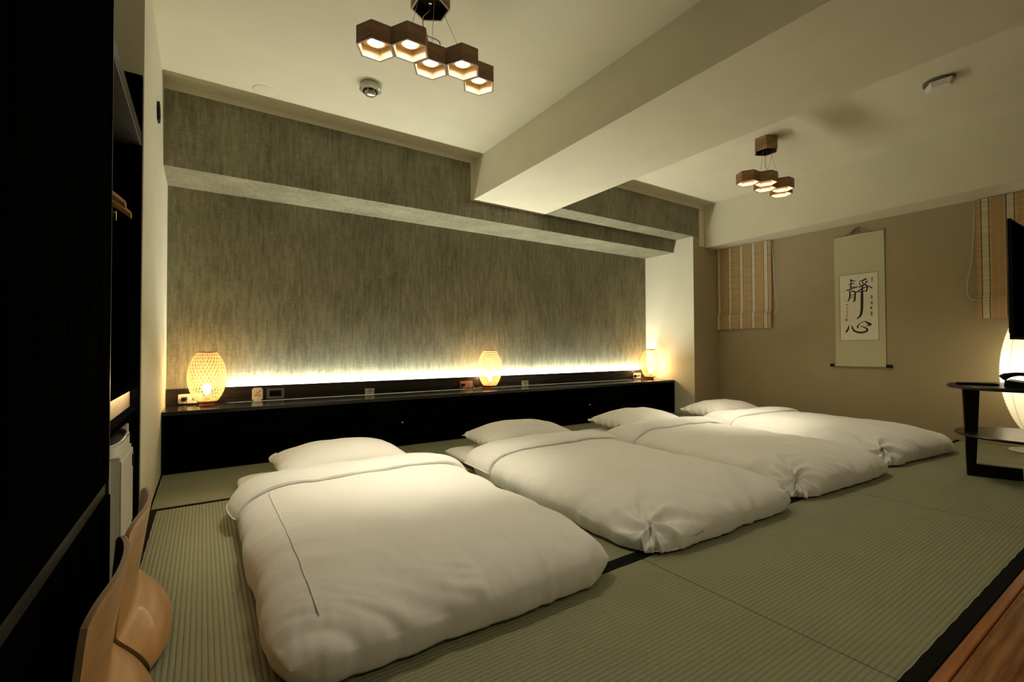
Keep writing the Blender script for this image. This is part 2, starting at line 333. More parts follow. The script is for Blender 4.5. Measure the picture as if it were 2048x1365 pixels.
BRUSH = {'jing_left': [[(-0.074, 1.5735, 0.00457), (-0.0623, 1.5665, 0.00503), (-0.0297, 1.5558, 0.00274)], [(-0.0636, 1.5722, 0.00548), (-0.0672, 1.5232, 0.00457), (-0.0707, 1.4769, 0.00457)], [(-0.088, 1.5257, 0.00366), (-0.0629, 1.5293, 0.00411), (-0.0346, 1.5341, 0.00274)], [(-0.0822, 1.5019, 0.0032), (-0.0516, 1.494, 0.00366), (-0.0329, 1.4946, 0.00274)], [(-0.1161, 1.4692, 0.00228), (-0.0874, 1.4678, 0.00594), (-0.0471, 1.4825, 0.00457), (-0.0106, 1.4937, 0.00503)], [(-0.0815, 1.4506, 0.00457), (-0.0784, 1.4091, 0.00594), (-0.0875, 1.3659, 0.00594), (-0.1022, 1.3408, 0.00137)], [(-0.0831, 1.4414, 0.00366), (-0.0499, 1.4511, 0.00548), (-0.0315, 1.4344, 0.0064), (-0.0331, 1.3882, 0.0064), (-0.0374, 1.3504, 0.00686), (-0.053, 1.3365, 0.00183)], [(-0.0741, 1.4097, 0.0032), (-0.0411, 1.413, 0.0032)], [(-0.0745, 1.384, 0.00274), (-0.0415, 1.3863, 0.0032)]],
 'jing_right': [[(0.0691, 1.5671, 0.00594), (0.0395, 1.5548, 0.00594), (0.005, 1.5461, 0.00183)], [(0.0117, 1.5355, 0.00274), (0.0137, 1.5136, 0.00457)], [(0.0378, 1.5388, 0.00411), (0.0421, 1.5167, 0.00411)], [(0.0754, 1.5395, 0.0064), (0.0547, 1.5114, 0.00274)], [(0.005, 1.4843, 0.00411), (0.0318, 1.5017, 0.00503), (0.0659, 1.5047, 0.00503), (0.0777, 1.4793, 0.00548), (0.0698, 1.4373, 0.00503)], [(-0.0268, 1.4377, 0.0032), (-0.0081, 1.4412, 0.00548), (0.0221, 1.464, 0.00457), (0.0633, 1.4798, 0.00411), (0.0926, 1.4856, 0.00411), (0.1159, 1.4685, 0.00503)], [(0.0079, 1.4341, 0.00366), (0.0355, 1.4398, 0.00457), (0.0717, 1.4413, 0.00411)], [(0.0364, 1.5055, 0.00548), (0.0331, 1.4628, 0.0064), (0.0303, 1.3983, 0.01005), (0.0291, 1.3175, 0.01005), (0.0252, 1.2423, 0.0096), (0.0158, 1.1944, 0.00868), (-0.0053, 1.1659, 0.00548), (-0.031, 1.1495, 0.00069)]],
 'xin': [[(-0.0955, 1.086, 0.00274), (-0.0983, 1.0558, 0.00594), (-0.1165, 1.0207, 0.00777)], [(-0.0648, 1.0791, 0.00411), (-0.0559, 1.046, 0.00686), (-0.033, 1.0206, 0.00777), (0.0061, 1.0085, 0.00823), (0.0472, 1.0125, 0.00777), (0.0709, 1.0304, 0.00777), (0.0614, 1.0522, 0.00594), (0.0118, 1.0785, 0.00228)], [(-0.0092, 1.0577, 0.00503), (-0.0136, 1.0769, 0.00548), (0.0099, 1.1056, 0.00274), (0.0443, 1.1227, 0.0032), (0.0691, 1.115, 0.00594)], [(0.0601, 1.1176, 0.0032), (0.0845, 1.0993, 0.01005), (0.1021, 1.0851, 0.0064), (0.0594, 1.0737, 0.00183)]],
 'small': [[(0.1053, 1.3838, 0.0016), (0.1204, 1.3865, 0.00206)], [(0.1051, 1.3714, 0.0016), (0.1194, 1.3742, 0.00206)], [(0.1049, 1.359, 0.0016), (0.1211, 1.3617, 0.00206)], [(0.1115, 1.3903, 0.00183), (0.1102, 1.3531, 0.0016)], [(0.1205, 1.3872, 0.0016), (0.1208, 1.3522, 0.00137)], [(0.1062, 1.3232, 0.0016), (0.1208, 1.3261, 0.00206)], [(0.106, 1.3125, 0.0016), (0.12, 1.3156, 0.00206)], [(0.1058, 1.3019, 0.0016), (0.122, 1.3048, 0.00206)], [(0.1124, 1.329, 0.00183), (0.1111, 1.2972, 0.0016)], [(0.1214, 1.3261, 0.0016), (0.1217, 1.2963, 0.00137)], [(0.0991, 1.2686, 0.0016), (0.1186, 1.2714, 0.00206)], [(0.099, 1.2607, 0.0016), (0.1177, 1.2635, 0.00206)], [(0.0989, 1.2527, 0.0016), (0.1174, 1.2555, 0.00206)], [(0.1053, 1.2735, 0.00183), (0.1042, 1.2496, 0.0016)], [(0.1143, 1.2706, 0.0016), (0.1148, 1.2488, 0.00137)], [(0.1014, 1.2157, 0.0016), (0.1165, 1.2189, 0.00206)], [(0.1012, 1.2015, 0.0016), (0.1183, 1.2046, 0.00206)], [(0.101, 1.1873, 0.0016), (0.1164, 1.1906, 0.00206)], [(0.1077, 1.223, 0.00183), (0.1062, 1.1806, 0.0016)], [(0.1167, 1.2203, 0.0016), (0.1169, 1.1799, 0.00137)]],
 'sig': [[(-0.1148, 1.3118, 0.00114), (-0.098, 1.3137, 0.00137)], [(-0.1149, 1.3057, 0.00114), (-0.0981, 1.3077, 0.00137)], [(-0.1064, 1.3158, 0.00137), (-0.1085, 1.3038, 0.00114)], [(-0.1154, 1.2777, 0.00114), (-0.0985, 1.2798, 0.00137)], [(-0.1156, 1.2626, 0.00114), (-0.0987, 1.2646, 0.00137)], [(-0.1068, 1.2863, 0.00137), (-0.1092, 1.2562, 0.00114)], [(-0.1145, 1.2372, 0.00114), (-0.0977, 1.2393, 0.00137)], [(-0.1147, 1.2256, 0.00114), (-0.0978, 1.2278, 0.00137)], [(-0.106, 1.2441, 0.00137), (-0.1083, 1.2211, 0.00114)], [(-0.1165, 1.2005, 0.00114), (-0.0997, 1.2027, 0.00137)], [(-0.1167, 1.1853, 0.00114), (-0.0999, 1.1876, 0.00137)], [(-0.1079, 1.2092, 0.00137), (-0.1103, 1.179, 0.00114)]]}

# ---------------------------------------------------------------- low cabinet, ledge and headboard panel
cab = thing('low_cabinet', 'long low black cabinet running under the wallpapered wall', 'cabinet', (2.5, 4.2, 0))
def cb(name, b, m, par=None, **k): return obj(name, b, m, par or cab, (-2.5, -4.2, 0) if (par is None) else (0, 0, 0), **k)
cb('cabinet_body', box(-.236, 3.994, .002, 5.20, 4.448, .400), cab_m)
cb('cabinet_top', box(-.236, 3.968, .401, 5.228, 4.36, .430, .003), ledge_m)
cb('end_panel', box(5.205, 3.972, .002, 5.2275, 4.40, .400, .002), cab_m)
xs = [-.234, .148, .74, 1.42, 2.079, 3.008, 3.644, 4.369, 5.203]
for i, (a, b) in enumerate(zip(xs, xs[1:])):
    ins = .006 if i in (3, 5) else 0
    d = cb('door', box(a+.003, 3.974+ins, .022, b-.003, 3.992, .394, .002), cab_m)
    if i in (3, 6):
        kx = xs[i]+.045-(0 if i == 3 else 0)
        cb('knob', lathe([(0, -.022), (.008, -.022), (.009, -.018), (.005, -.010), (.005, 0)], 14, c=(0, 0, 0)), chrome, d, smooth=True)
        kn = d.children[0]; kn.rotation_euler = (-PI/2, 0, 0); kn.location = (kx, 3.974+ins, .208)
        kn.rotation_euler = (PI/2, 0, 0); kn.scale = (1, 1, -1)
        kn.scale = (1, 1, 1); kn.rotation_euler = (-PI/2, 0, 0)
hb = tag(obj('headboard_panel', box(-.236, 4.385, .4315, 5.228, 4.405, .556, .002), ledge_m), 'long low dark panel standing upright along the rear of the ledge', 'panel')
tag(obj('led_strip', box(.17, 4.415, .4315, 5.07, 4.440, .440), emit('led_strip_glow', (.93, 1, .82), 3)), 'thin light strip running along behind the low dark headboard panel', 'light strip')

# plates and sockets standing against the panel
def rounded_plate(x, z, wd, h, y, d=.008, r=.01):
    b = box(-wd/2, -d, -h/2, wd/2, 0, h/2); 
    es = [e for e in b.edges if abs((e.verts[0].co-e.verts[1].co).y) > d*.9]
    bmesh.ops.bevel(b, geom=es, offset=r, segments=4, affect='EDGES'); return b
t = thing('pictogram_plate', 'upright cream plate with rounded corners and a brown slanting mark, beside the left lamp', 'sign', (.374, 4.384, .4315))
obj('plate', rounded_plate(0, 0, .078, .107, 0), white_pl2, t, (0, 0, .055))
obj('printed_bar', box(-.026, -.0092, .042, .026, -.0083, .047), base_m, t)
b = prism([(-.016, -.0092, .053), (-.010, -.0092, .052), (.027, -.0092, .082), (.023, -.0092, .086)], [(-.016, -.0083, .053), (-.010, -.0083, .052), (.027, -.0083, .082), (.023, -.0083, .086)])
obj('printed_slash', b, base_m, t)
t = thing('socket_panel', 'grey framed black socket panel right of the cream pictogram plate', 'socket', (.508, 4.384, .4315))
b = bmesh.new()
for q in ((-.066, .080, .066, .097), (-.066, .012, .066, .029), (-.066, .029, -.046, .080), (.046, .029, .066, .080)): box(q[0], -.008, q[1], q[2], 0, q[3], bm=b)
obj('frame', b, grey_pl, t)
obj('insert', box(-.0455, -.005, .0295, .0455, 0, .0795, .001), black_pl, t)
for x in (-.024, .018): obj('socket_slot', box(x-.010, -.0062, .048, x+.010, -.0051, .062), screen_m, t)
def bedside_tag(x, label):
    t = thing('switch_card', label, 'switch card', (x, 4.384, .4315), 0, 'small cards on the ledge')
    obj('card', box(-.042, -.012, .002, .042, 0, .056, .002), white_pl2, t)
    for i, (a, c, e, f) in enumerate(((-.036, .030, -.014, .034), (-.008, .024, .004, .038), (.012, .028, .034, .033), (-.02, .042, .02, .046), (-.02, .012, .016, .015))):
        obj('printed_mark', box(a, -.0128, c, e, -.0121, f), ink, t)
bedside_tag(1.300, 'small white card with dark marks, halfway between left and middle lamps')
bedside_tag(3.083, 'small white card with dark marks just right of the middle lamp')
def outlet(x, label, mt=None):
    t = thing('wall_outlet', label, 'outlet', (x, 4.384, .437), 0, 'outlets by the lamps')
    obj('plate', rounded_plate(0, 0, .15, .072, 0, .009, .004), mt or white_pl2, t, (0, 0, .042))
    for dx in (-.035, .035): obj('socket', rounded_plate(0, 0, .040, .030, 0, .003, .004), grey_pl, t, (dx, -.0092, .042))
    pl = obj('plug', box(-.055, -.034, .026, -.022, -.0125, .052, .004), black_pl, t)
outlet(-.085, 'cream double outlet on the panel left of the left lamp')
outlet(4.955, 'cream double outlet on the panel left of the right lamp')
outlet(2.32, 'dim brown double outlet on the panel left of the middle lamp', mt=base_m)

# ---------------------------------------------------------------- woven bamboo lamps
def make_lamp():
    t = thing('bamboo_lamp', '', 'lamp', (0, 0, .4305))
    def R(h):                                                          # radius of the egg-shaped shade at height fraction h
        return .060+.068*math.sin(PI*min(1, max(0, h))**1.0*1.0)**.72 if 0 < h < 1 else .060
    Z0, H = .030, .375
    obj('base', lathe([(0, 0), (.050, 0), (.052, .006), (.046, .014), (.040, .022), (.052, .030), (.0, .030)], 28), base_m, t, smooth='auto')
    b = bmesh.new(); n = 30; seg = 26; hw = .0027
    for s in (1, -1):
        for k in range(n):
            prev = None
            for j in range(seg+1):
                h = j/seg; a = 2*PI*(k/n)+s*h*1.55; r = R(h)+(.0006*s if (j+k) % 2 else -.0006*s)
                z = Z0+H*h; da = hw/max(r, .05)
                v = (b.verts.new((r*math.cos(a-da), r*math.sin(a-da), z)), b.verts.new((r*math.cos(a+da), r*math.sin(a+da), z)))
                if prev: b.faces.new((prev[0], prev[1], v[1], v[0]))
                prev = v
    obj('woven_shade', b, bamboo_m, t)
    obj('top_rim', lathe([(.061, Z0+H-.006), (.0645, Z0+H-.004), (.064, Z0+H+.006), (.058, Z0+H+.006), (.0575, Z0+H-.004), (.061, Z0+H-.006)], 32), rim_m, t, smooth=True)
    obj('bottom_rim', lathe([(.060, Z0-.002), (.066, Z0), (.066, Z0+.014), (.058, Z0+.016), (.058, Z0)], 32), rim_m, t, smooth=True)
    obj('lamp_holder', lathe([(0, .031), (.022, .031), (.020, .07), (.014, .085), (0, .085)], 18), white_pl, t, smooth='auto')
    obj('bulb', lathe([(0, .086), (.012, .087), (.016, .10), (.026, .125), (.026, .145), (.014, .162), (0, .166)], 18), bulb_m, t, smooth=True)
    return t
lamp = make_lamp()
LP = [(.024, 4.23, 'bamboo lattice egg lamp at the left end of the dark ledge, beside the left wall', 'l'),
      (2.535, 4.25, 'bamboo lattice egg lamp standing alone near the middle of the dark ledge', 'm'),
      (5.06, 4.235, 'bamboo lattice egg lamp at the right end of the dark ledge, beside the pier', 'r')]
for i, (x, y, lab, q) in enumerate(LP):
    o = lamp if i == 0 else copy_tree(lamp)
    o.location = (x, y, .4305); o.rotation_euler = (0, 0, i*.4); tag(o, lab, 'lamp', 'bamboo lamps on the ledge')
    light('POINT', 'bulb_light', (x, y, .60), 8, AMBER, shadow_soft_size=.03)
    s = -1
    pts = smoothpath([(x-.04, y+.035, .437), (x-.07, y+.09, .436), (x-.02, y+.11, .436), (x-.06, y+.08, .443), (x-.12, y+.10, .436), (x-.13, y+.125, .455), (x-.135, y+.127, .472)], 5)
    tag(obj('lamp_cord', tube(pts, .003, 6), base_m if i else black_pl, smooth=True), ['dark cord coiled behind the left bamboo lamp', 'dark cord coiled behind the middle bamboo lamp', 'dark cord coiled behind the right bamboo lamp'][i], 'cord')

# ---------------------------------------------------------------- pendant lights
def hexring(cx, cy, z0, z1, R, r, bm=None, a0=0):
    b = bm or bmesh.new()
    o_ = [(cx+R*math.cos(a0+PI/3*k), cy+R*math.sin(a0+PI/3*k)) for k in range(6)]; i_ = [(cx+r*math.cos(a0+PI/3*k), cy+r*math.sin(a0+PI/3*k)) for k in range(6)]
    V = [[b.verts.new((*p, z)) for p in ps] for ps, z in ((o_, z0), (o_, z1), (i_, z1), (i_, z0))]
    for q in range(4):
        for k in range(6):
            f = b.faces.new((V[q][k], V[q][(k+1) % 6], V[(q+1) % 4][(k+1) % 6], V[(q+1) % 4][k])); f.material_index = 1 if q == 2 else 0
    bmesh.ops.recalc_face_normals(b, faces=b.faces); return b
def hexdisc(cx, cy, z0, z1, R, a0=0):
    return prism([(cx+R*math.cos(a0+PI/3*k), cy+R*math.sin(a0+PI/3*k), z0) for k in range(6)], [(cx+R*math.cos(a0+PI/3*k), cy+R*math.sin(a0+PI/3*k), z1) for k in range(6)])
RH = .0925; ZH = 2.26; HH = .085
OFF = [(-.272, -.0395+.08), (-.136, -.0395), (0, .0395), (.136, -.0395), (.272, .0395)]
OFF = [(-.277, .040), (-.1385, -.040), (0, .040), (.1385, -.040), (.277, .040)]
def make_pendant(cx, cy, rx, ry, label):
    t = thing('pendant_light', label, 'pendant light', (cx, cy, ZC))
    zb = ZH-ZC
    obj('canopy', hexring(rx, ry, -.115, -.0005, .100, .090, a0=PI/6), [walnut, dark_in], t)
    obj('canopy_plate', hexdisc(rx, ry, -.050, -.044, .0895, a0=PI/6), dark_in, t)
    obj('cable_clamp', tube([(rx, ry, -.051), (rx, ry, -.085)], .007, 10), chrome, t, smooth='auto')
    for i, (dx, dy) in enumerate(OFF):
        s = obj('hexagonal_shade', hexring(0, 0, 0, HH, RH-.001, RH-.011), [walnut, walnut_in], t, (dx, dy, zb))
        obj('shade_top', hexdisc(0, 0, HH-.030, HH-.022, RH-.012), walnut_in, s)
        obj('lamp_ring', lathe([(.034, HH-.0305), (.046, HH-.0305), (.046, HH-.046), (.040, HH-.048), (.034, HH-.044), (.034, HH-.0305)], 24), walnut_in, s, smooth='auto')
        obj('spot_lens', lathe([(0, HH-.044), (.022, HH-.043), (.0335, HH-.038), (.0335, HH-.031), (0, HH-.031)], 24), spot_m, s, smooth='auto')
        light('SPOT', 'spot_light', (cx+dx, cy+dy, ZH+HH-.048), 26, WARM, (.19, 0, 0), spot_size=math.radians(50), spot_blend=1.0, shadow_soft_size=.02)
        light('SPOT', 'spot_light', (cx+dx, cy+dy, ZH+HH-.048), SPOT_W, WARM, spot_size=math.radians(118), spot_blend=.75, shadow_soft_size=.02)
    for (ax, ay), (bx, by) in (((rx-.075, ry-.02), (-.13, .02)), ((rx+.075, ry), (.15, -.02)), ((rx-.01, ry-.07), (0, .03))):
        obj('suspension_wire', tube([(ax, ay, -.112), (bx, by, zb+HH+.001)], .0013, 5), steel_wire, t)
    pts = smoothpath([(rx, ry, -.07), (rx-.01, ry-.01, -.13), (rx-.05, ry-.02, -.19), (rx-.03, ry-.01, -.26), (.03, 0, -.32), (.035, .03, zb+HH+.002)], 6)
    obj('power_cable', tube(pts, .0028, 6), steel_wire, t, smooth=True)
    return t
SPOT_W = 6.0
make_pendant(.945, 2.115, .015, .075, 'cluster of five walnut hexagon spotlights hanging above the nearest bed')
make_pendant(4.145, 2.135, .015, .035, 'smaller-looking cluster of five walnut hexagon spotlights beyond the beam')

# ceiling fittings
t = thing('smoke_detector', 'round chrome detector dome beside the near pendant on the ceiling', 'detector', (.965, 3.24, ZC))
obj('housing', lathe([(0, -.0005), (.072, -.0005), (.074, -.038), (.064, -.046), (.060, -.0455), (0, -.0455)], 32), noise_mat('brushed_metal', (.45, .44, .37), (.5, .49, .41), rough=.35, metal=.6), t, smooth='auto')
obj('sensor_dome', lathe([(.040, -.046), (.038, -.070), (.022, -.080), (0, -.081)], 24), noise_mat('satin_metal', (.5, .49, .42), (.55, .53, .47), rough=.3, metal=.7), t, smooth=True)
for k in range(6): 
    a = 2*PI*k/6; obj('vent_slot', tube([(.047*math.cos(a), .047*math.sin(a), -.050), (.047*math.cos(a+.7), .047*math.sin(a+.7), -.050)], .006, 6), black_pl, t)
tag(obj('ceiling_disc', lathe([(0, -.006), (.060, -.006), (.072, -.003), (.074, -.0005), (0, -.0005)], 32), cream, loc=(.350, 3.72, ZC), smooth='auto'), 'flat cream disc cover on the ceiling near the wallpapered wall', 'disc cover')
t = thing('ceiling_sensor', 'boxy white ceiling sensor with dark ring beyond the far pendant', 'sensor', (4.27, 1.03, ZC), .5)
obj('ring', lathe([(0, -.0005), (.085, -.0005), (.085, -.016), (.06, -.022), (0, -.022)], 28), grey_pl, t, smooth='auto')
obj('cover', prism([(-.10, -.045, -.023), (-.05, -.075, -.023), (.05, -.065, -.023), (.09, 0, -.023), (.05, .065, -.023), (-.06, .06, -.023)], [(-.08, -.035, -.060), (-.04, -.06, -.060), (.04, -.05, -.060), (.07, 0, -.060), (.04, .05, -.060), (-.05, .05, -.060)]), white_pl, t)

# ---------------------------------------------------------------- futon beds
def clamp(x, a, b): return max(a, min(b, x))
def cushion(wd, ln, H, zmid, pw=5, e=.5, na=60, nb=90, wob=.006, bottom=None, seed=0, wr=.004, pinch=0.0, disp=None, rnd=.035):
    """puffy closed cushion, x in [-wd/2, wd/2], y in [0, ln]"""
    def uv(i, n): return math.sin((i/(n-1)-.5)*PI)
    def F(u): return max(0, 1-abs(u)**pw)**e
    def P(i, j, top):
        u, v = uv(i, na), uv(j, nb)
        f = F(u)*F(v)
        c = 1-pinch*(abs(u*v)**1)*0 - pinch*(1-abs(u)**2)*abs(v)**6
        c2 = 1-pinch*(1-abs(v)**2)*abs(u)**6
        x = u*wd/2*c2; y = ln/2+v*ln/2*c
        ru = 1-rnd*abs(v)**8; rv = 1-rnd*.7*abs(u)**8
        x *= ru; y = ln/2+(y-ln/2)*rv
        edge = max(abs(u), abs(v))**4
        x += wob*edge*noise.noise(Vector((seed, y*3.1, 1)))*abs(u)*3; y += wob*edge*noise.noise(Vector((x*3.1, seed, 2)))*abs(v)*3
        if top: z = zmid+(H-zmid)*f
        else: z = (zmid-(zmid-.006)*f) if bottom is None else bottom(u, v, x, y, f, zmid)
        q = Vector((x, y, z))
        if disp: q += disp(u, v, x, y, f, top, seed)
        return q
    b = bmesh.new(); T = [[None]*nb for _ in range(na)]; B = [[None]*nb for _ in range(na)]
    for i in range(na):
        for j in range(nb):
            T[i][j] = b.verts.new(P(i, j, True))
            B[i][j] = T[i][j] if i in (0, na-1) or j in (0, nb-1) else b.verts.new(P(i, j, False))
    for i in range(na-1):
        for j in range(nb-1):
            b.faces.new((T[i][j], T[i+1][j], T[i+1][j+1], T[i][j+1]))
            f = (B[i][j], B[i][j+1], B[i+1][j+1], B[i+1][j])
            if len(set(f)) >= 3 and set(f) != {T[i][j], T[i+1][j], T[i+1][j+1], T[i][j+1]}:
                try: b.faces.new(f)
                except ValueError: pass
    return b
MW, ML, MH = 1.03, 2.04, .085

DW, DL, DH = 1.17, 1.62, .20
def duvet_disp(fold):
    def d(u, v, x, y, f, top, s):
        r = Vector((0, 0, 0))
        if top: r.z += .014*fbm((x*1.6+s*7, y*1.4, s), 3)*clamp(f*5, 0, 1)
        df = y; ds = DW/2-abs(x)
        foot = math.exp(-(df/.30)**2); side = math.exp(-(ds/.15)**2)
        q_ = .12*fbm((x*3, y*3, s+11), 2); dgn = x*.8+y*(.9 if x < 0 else -.7)+q_; g = noise.noise(Vector((dgn*8+s*3, y*2.6, s)))+.5*noise.noise(Vector((dgn*19+y*5, y*5, s+4)))+.25*noise.noise(Vector((x*40, y*12, s+6)))
        h = noise.noise(Vector((x*2.2+s, y*9, s+9)))+.5*noise.noise(Vector((x*3, y*20+x*5, s+2)))
        if top: r.z += fold*(.018*foot*g+.017*side*(1-.75*foot)*h)*(.30+.70*f)*clamp(f*5, 0, 1)
        r.y += -.016*math.exp(-(df/.10)**2)*g*fold; r.x += math.copysign(.013*math.exp(-(ds/.08)**2)*h, x)*fold
        # long soft diagonal creases coming off the foot corners
        if top: r.z += fold*(.010*noise.noise(Vector((x*5+y*4, (x-y)*1.2, s+20)))+.006*noise.noise(Vector((x*7-y*6, (x+y)*1.5, s+40))))*clamp(1.3-y, .3, 1)
        return r
    return d
def crumple(b, cx, cy, rad, s, amp=.05):
    """tucked, gathered corner"""
    for v in b.verts:
        dx, dy = v.co.x-cx, v.co.y-cy; d = math.hypot(dx, dy)
        if d < rad and v.co.z > .02:
            k = (1-d/rad)**1.3; a = math.atan2(dy, dx)
            w_ = math.sin(a*5+s*2+d*18)+.6*math.sin(a*11+s+d*30)
            v.co.z = max(.012, v.co.z+amp*.45*k*w_-amp*.9*k); n_ = Vector((dx, dy, 0)).normalized() if d > 1e-4 else Vector((0, 0, 0))
            v.co += n_*(-amp*.30*k)*(1+.5*w_)
def top_z(u, v): return None
LABS = ['nearest the camera', 'second from the camera', 'third from the camera', 'farthest away']
def make_bed(i, xc, yf, wsc=1.0, seed=1, corner=True, skew=0.0, dl=1.62, lead=0):
    W = DW*wsc
    def pl(dx, dy, z): return (xc+dx*math.cos(skew)-dy*math.sin(skew), yf+dx*math.sin(skew)+dy*math.cos(skew), z)
    # mattress
    def md(u, v, x, y, f, top, s):
        return Vector((0, 0, .004*noise.noise(Vector((x*6, y*6, s)))))+Vector((math.copysign(.006, x)*noise.noise(Vector((x*3, y*22, s)))*abs(u)**6, .006*noise.noise(Vector((x*22, y*3, s)))*abs(v)**6, 0))
    b = cushion(MW*wsc, ML, MH, .045, pw=12, e=.45, na=40, nb=70, seed=seed+.3, disp=md)
    tag(obj('futon_mattress', b, sheet, loc=pl(.0-(.05 if i == 0 else 0), .12, .002), smooth=True), 'white sheeted floor mattress of the bed '+LABS[i], 'mattress', 'floor mattresses')
    COL.objects[-1].rotation_euler.z = skew
    # duvet
    def under(u, v, x, y, f, zm):
        inside = min(clamp((MW*wsc/2+.035-abs(x))/.04, 0, 1), clamp((y-.095)/.04, 0, 1))
        return .012+(MH+.011-.012)*inside if f > .25 else zm-(zm-.012)*clamp(f/.25, 0, 1)
    b = cushion(W, dl, DH, .070, pw=5.5, e=.52, na=120, nb=160, seed=seed, bottom=under, disp=duvet_disp(1.0), rnd=.075)
    if corner: crumple(b, -W/2+.10, .09, .24, seed, .055)
    if corner: crumple(b, W/2-.06, .06, .14, seed+1, .02)
    b.normal_update()
    t = thing('duvet', 'puffy white duvet with turned-down top edge, '+LABS[i], 'duvet', (xc, yf, 0), skew, 'duvets on the floor beds')
    obj('duvet_cover', b, linen, t, smooth=True)
    # turned-down flap wrapping over the top, thicker at the head fold
    yb, ya = dl+.015, dl-.36
    def base(u, y):
        v = clamp((y-dl/2)/(dl/2), -1, 1); F = lambda q: max(0, 1-abs(q)**5.5)**.52
        z = .070+(DH-.070)*F(u)*max(F(v), .84 if y > dl*.6 else 0); x = u*W/2*(1-.02*abs(v)**8)
        return Vector((x, y, z+.014*fbm((x*1.6+seed*7, y*1.4, seed), 3)*min(1, F(u)*1.2)))
    na, nt = 90, 26
    def fl_(i_, j, outer):
        u = math.sin((i_/(na-1)-.5)*PI)*1.012; tt = j/(nt-1)
        y = ya+(yb-ya)*(1-(1-tt)**1.0)
        a_ = ya+.020*noise.noise(Vector((u*2.3, seed*5.1, 3)))+.012*noise.noise(Vector((u*8, seed*5.1, 3)))-.05*(1-abs(u))*0
        y = a_+(yb-a_)*tt
        p = base(u, min(y, yb)); e_ = 1e-3
        pu = base(clamp(u+e_, -1.01, 1.01), y)-base(clamp(u-e_, -1.01, 1.01), y); pv = base(u, min(y+e_, yb))-base(u, y-e_)
        n = pu.cross(pv); n = n.normalized() if n.length > 1e-9 else Vector((0, 0, 1))
        if n.z < 0: n = -n
        if abs(u) > .93: n = (n+Vector((math.copysign(1.5*(abs(u)-.93)/.08, u), 0, 0))).normalized()
        th = .014+.030*math.sin(PI*clamp(tt*1.05, 0, 1)**.8)**.6*(1 if outer else 0)+.006*noise.noise(Vector((u*4, y*6, seed)))
        if not outer: th = .003
        if tt > .8 and outer: th *= math.sqrt(max(0, 1-((tt-.8)/.2)**2))*.85+.15
        q = p+n*th
        if tt > .93: q.y += .01*(1-abs(u)**4)
        q.z = max(q.z, .010); return q
    b = bmesh.new()
    O = [[b.verts.new(fl_(i_, j, True)) for j in range(nt)] for i_ in range(na)]; I = [[b.verts.new(fl_(i_, j, False)) for j in range(nt)] for i_ in range(na)]
    for i_ in range(na-1):
        for j in range(nt-1):
            b.faces.new((O[i_][j], O[i_+1][j], O[i_+1][j+1], O[i_][j+1])); b.faces.new((I[i_][j], I[i_][j+1], I[i_+1][j+1], I[i_+1][j]))
        b.faces.new((O[i_][0], I[i_][0], I[i_+1][0], O[i_+1][0])); b.faces.new((O[i_][-1], O[i_+1][-1], I[i_+1][-1], I[i_][-1]))
    for j in range(nt-1):
        b.faces.new((O[0][j], O[0][j+1], I[0][j+1], I[0][j])); b.faces.new((O[-1][j], I[-1][j], I[-1][j+1], O[-1][j+1]))
    bmesh.ops.recalc_face_normals(b, faces=b.faces)
    obj('turned_down_edge', b, linen, t, smooth='auto')
    # piping seam along the duvet's left side / foot
    pts = [base(-.80, y)+Vector((0, 0, .0015)) for y in [dl-.40-.03*k for k in range(int((dl-.48)/.03))]]
    pts = [p_+Vector((0,0,duvet_disp(1.0)(-.8, 0, p_.x, p_.y, .9, True, seed).z))-Vector((0, 0, .014*fbm((p_.x*1.6+seed*7, p_.y*1.4, seed), 3))) for p_ in pts]
    if i == 0: obj('seam', tube(pts, .0022, 5), linen, t, smooth=True)
    # pillow
    def pd(u, v, x, y, f, top, s):
        g = noise.noise(Vector((x*9, y*9, s+30))); c = (abs(u)*abs(v))**2
        return Vector((0, 0, (.010*g*f if top else 0)+.012*c))
    b = cushion(PW[i], .50, .180, .064, pw=2.6, e=.62, na=56, nb=44, seed=seed+5, pinch=.055, disp=pd)
    for v in b.verts:                                                   # crinkled open end of the pillowcase
        if v.co.x < -PW[i]*.44: v.co.z += .010*math.sin(v.co.y*70+seed); v.co.x += .006*math.sin(v.co.y*95+seed)
        v.co.z += .0
    tag(obj('pillow', b, sheet, loc=pl(PX[i], PY[i], MH+.004), smooth=True), 'white pillow on the floor bed '+LABS[i], 'pillow', 'pillows on the floor beds')
    COL.objects[-1].rotation_euler.z = skew
PX = [.72, 2.14, 3.62, 5.00]; PY = [2.86, 2.86, 2.86, 2.84]; PW = [.80, .84, .84, .62]
PX = [.01, .05, .09, .12]; PY = [1.645, 1.645, 1.645, 1.645]
PW = [.78, .82, .82, .80]
make_bed(0, .725, 1.215, 1.0, 1, False)
make_bed(1, 2.055, 1.225, 1.0, 2, True, -.015)
make_bed(2, 3.30, 1.215, 1.0, 3, True, -.055)
make_bed(3, 4.56, 1.20, 1.0, 4, True, -.10)

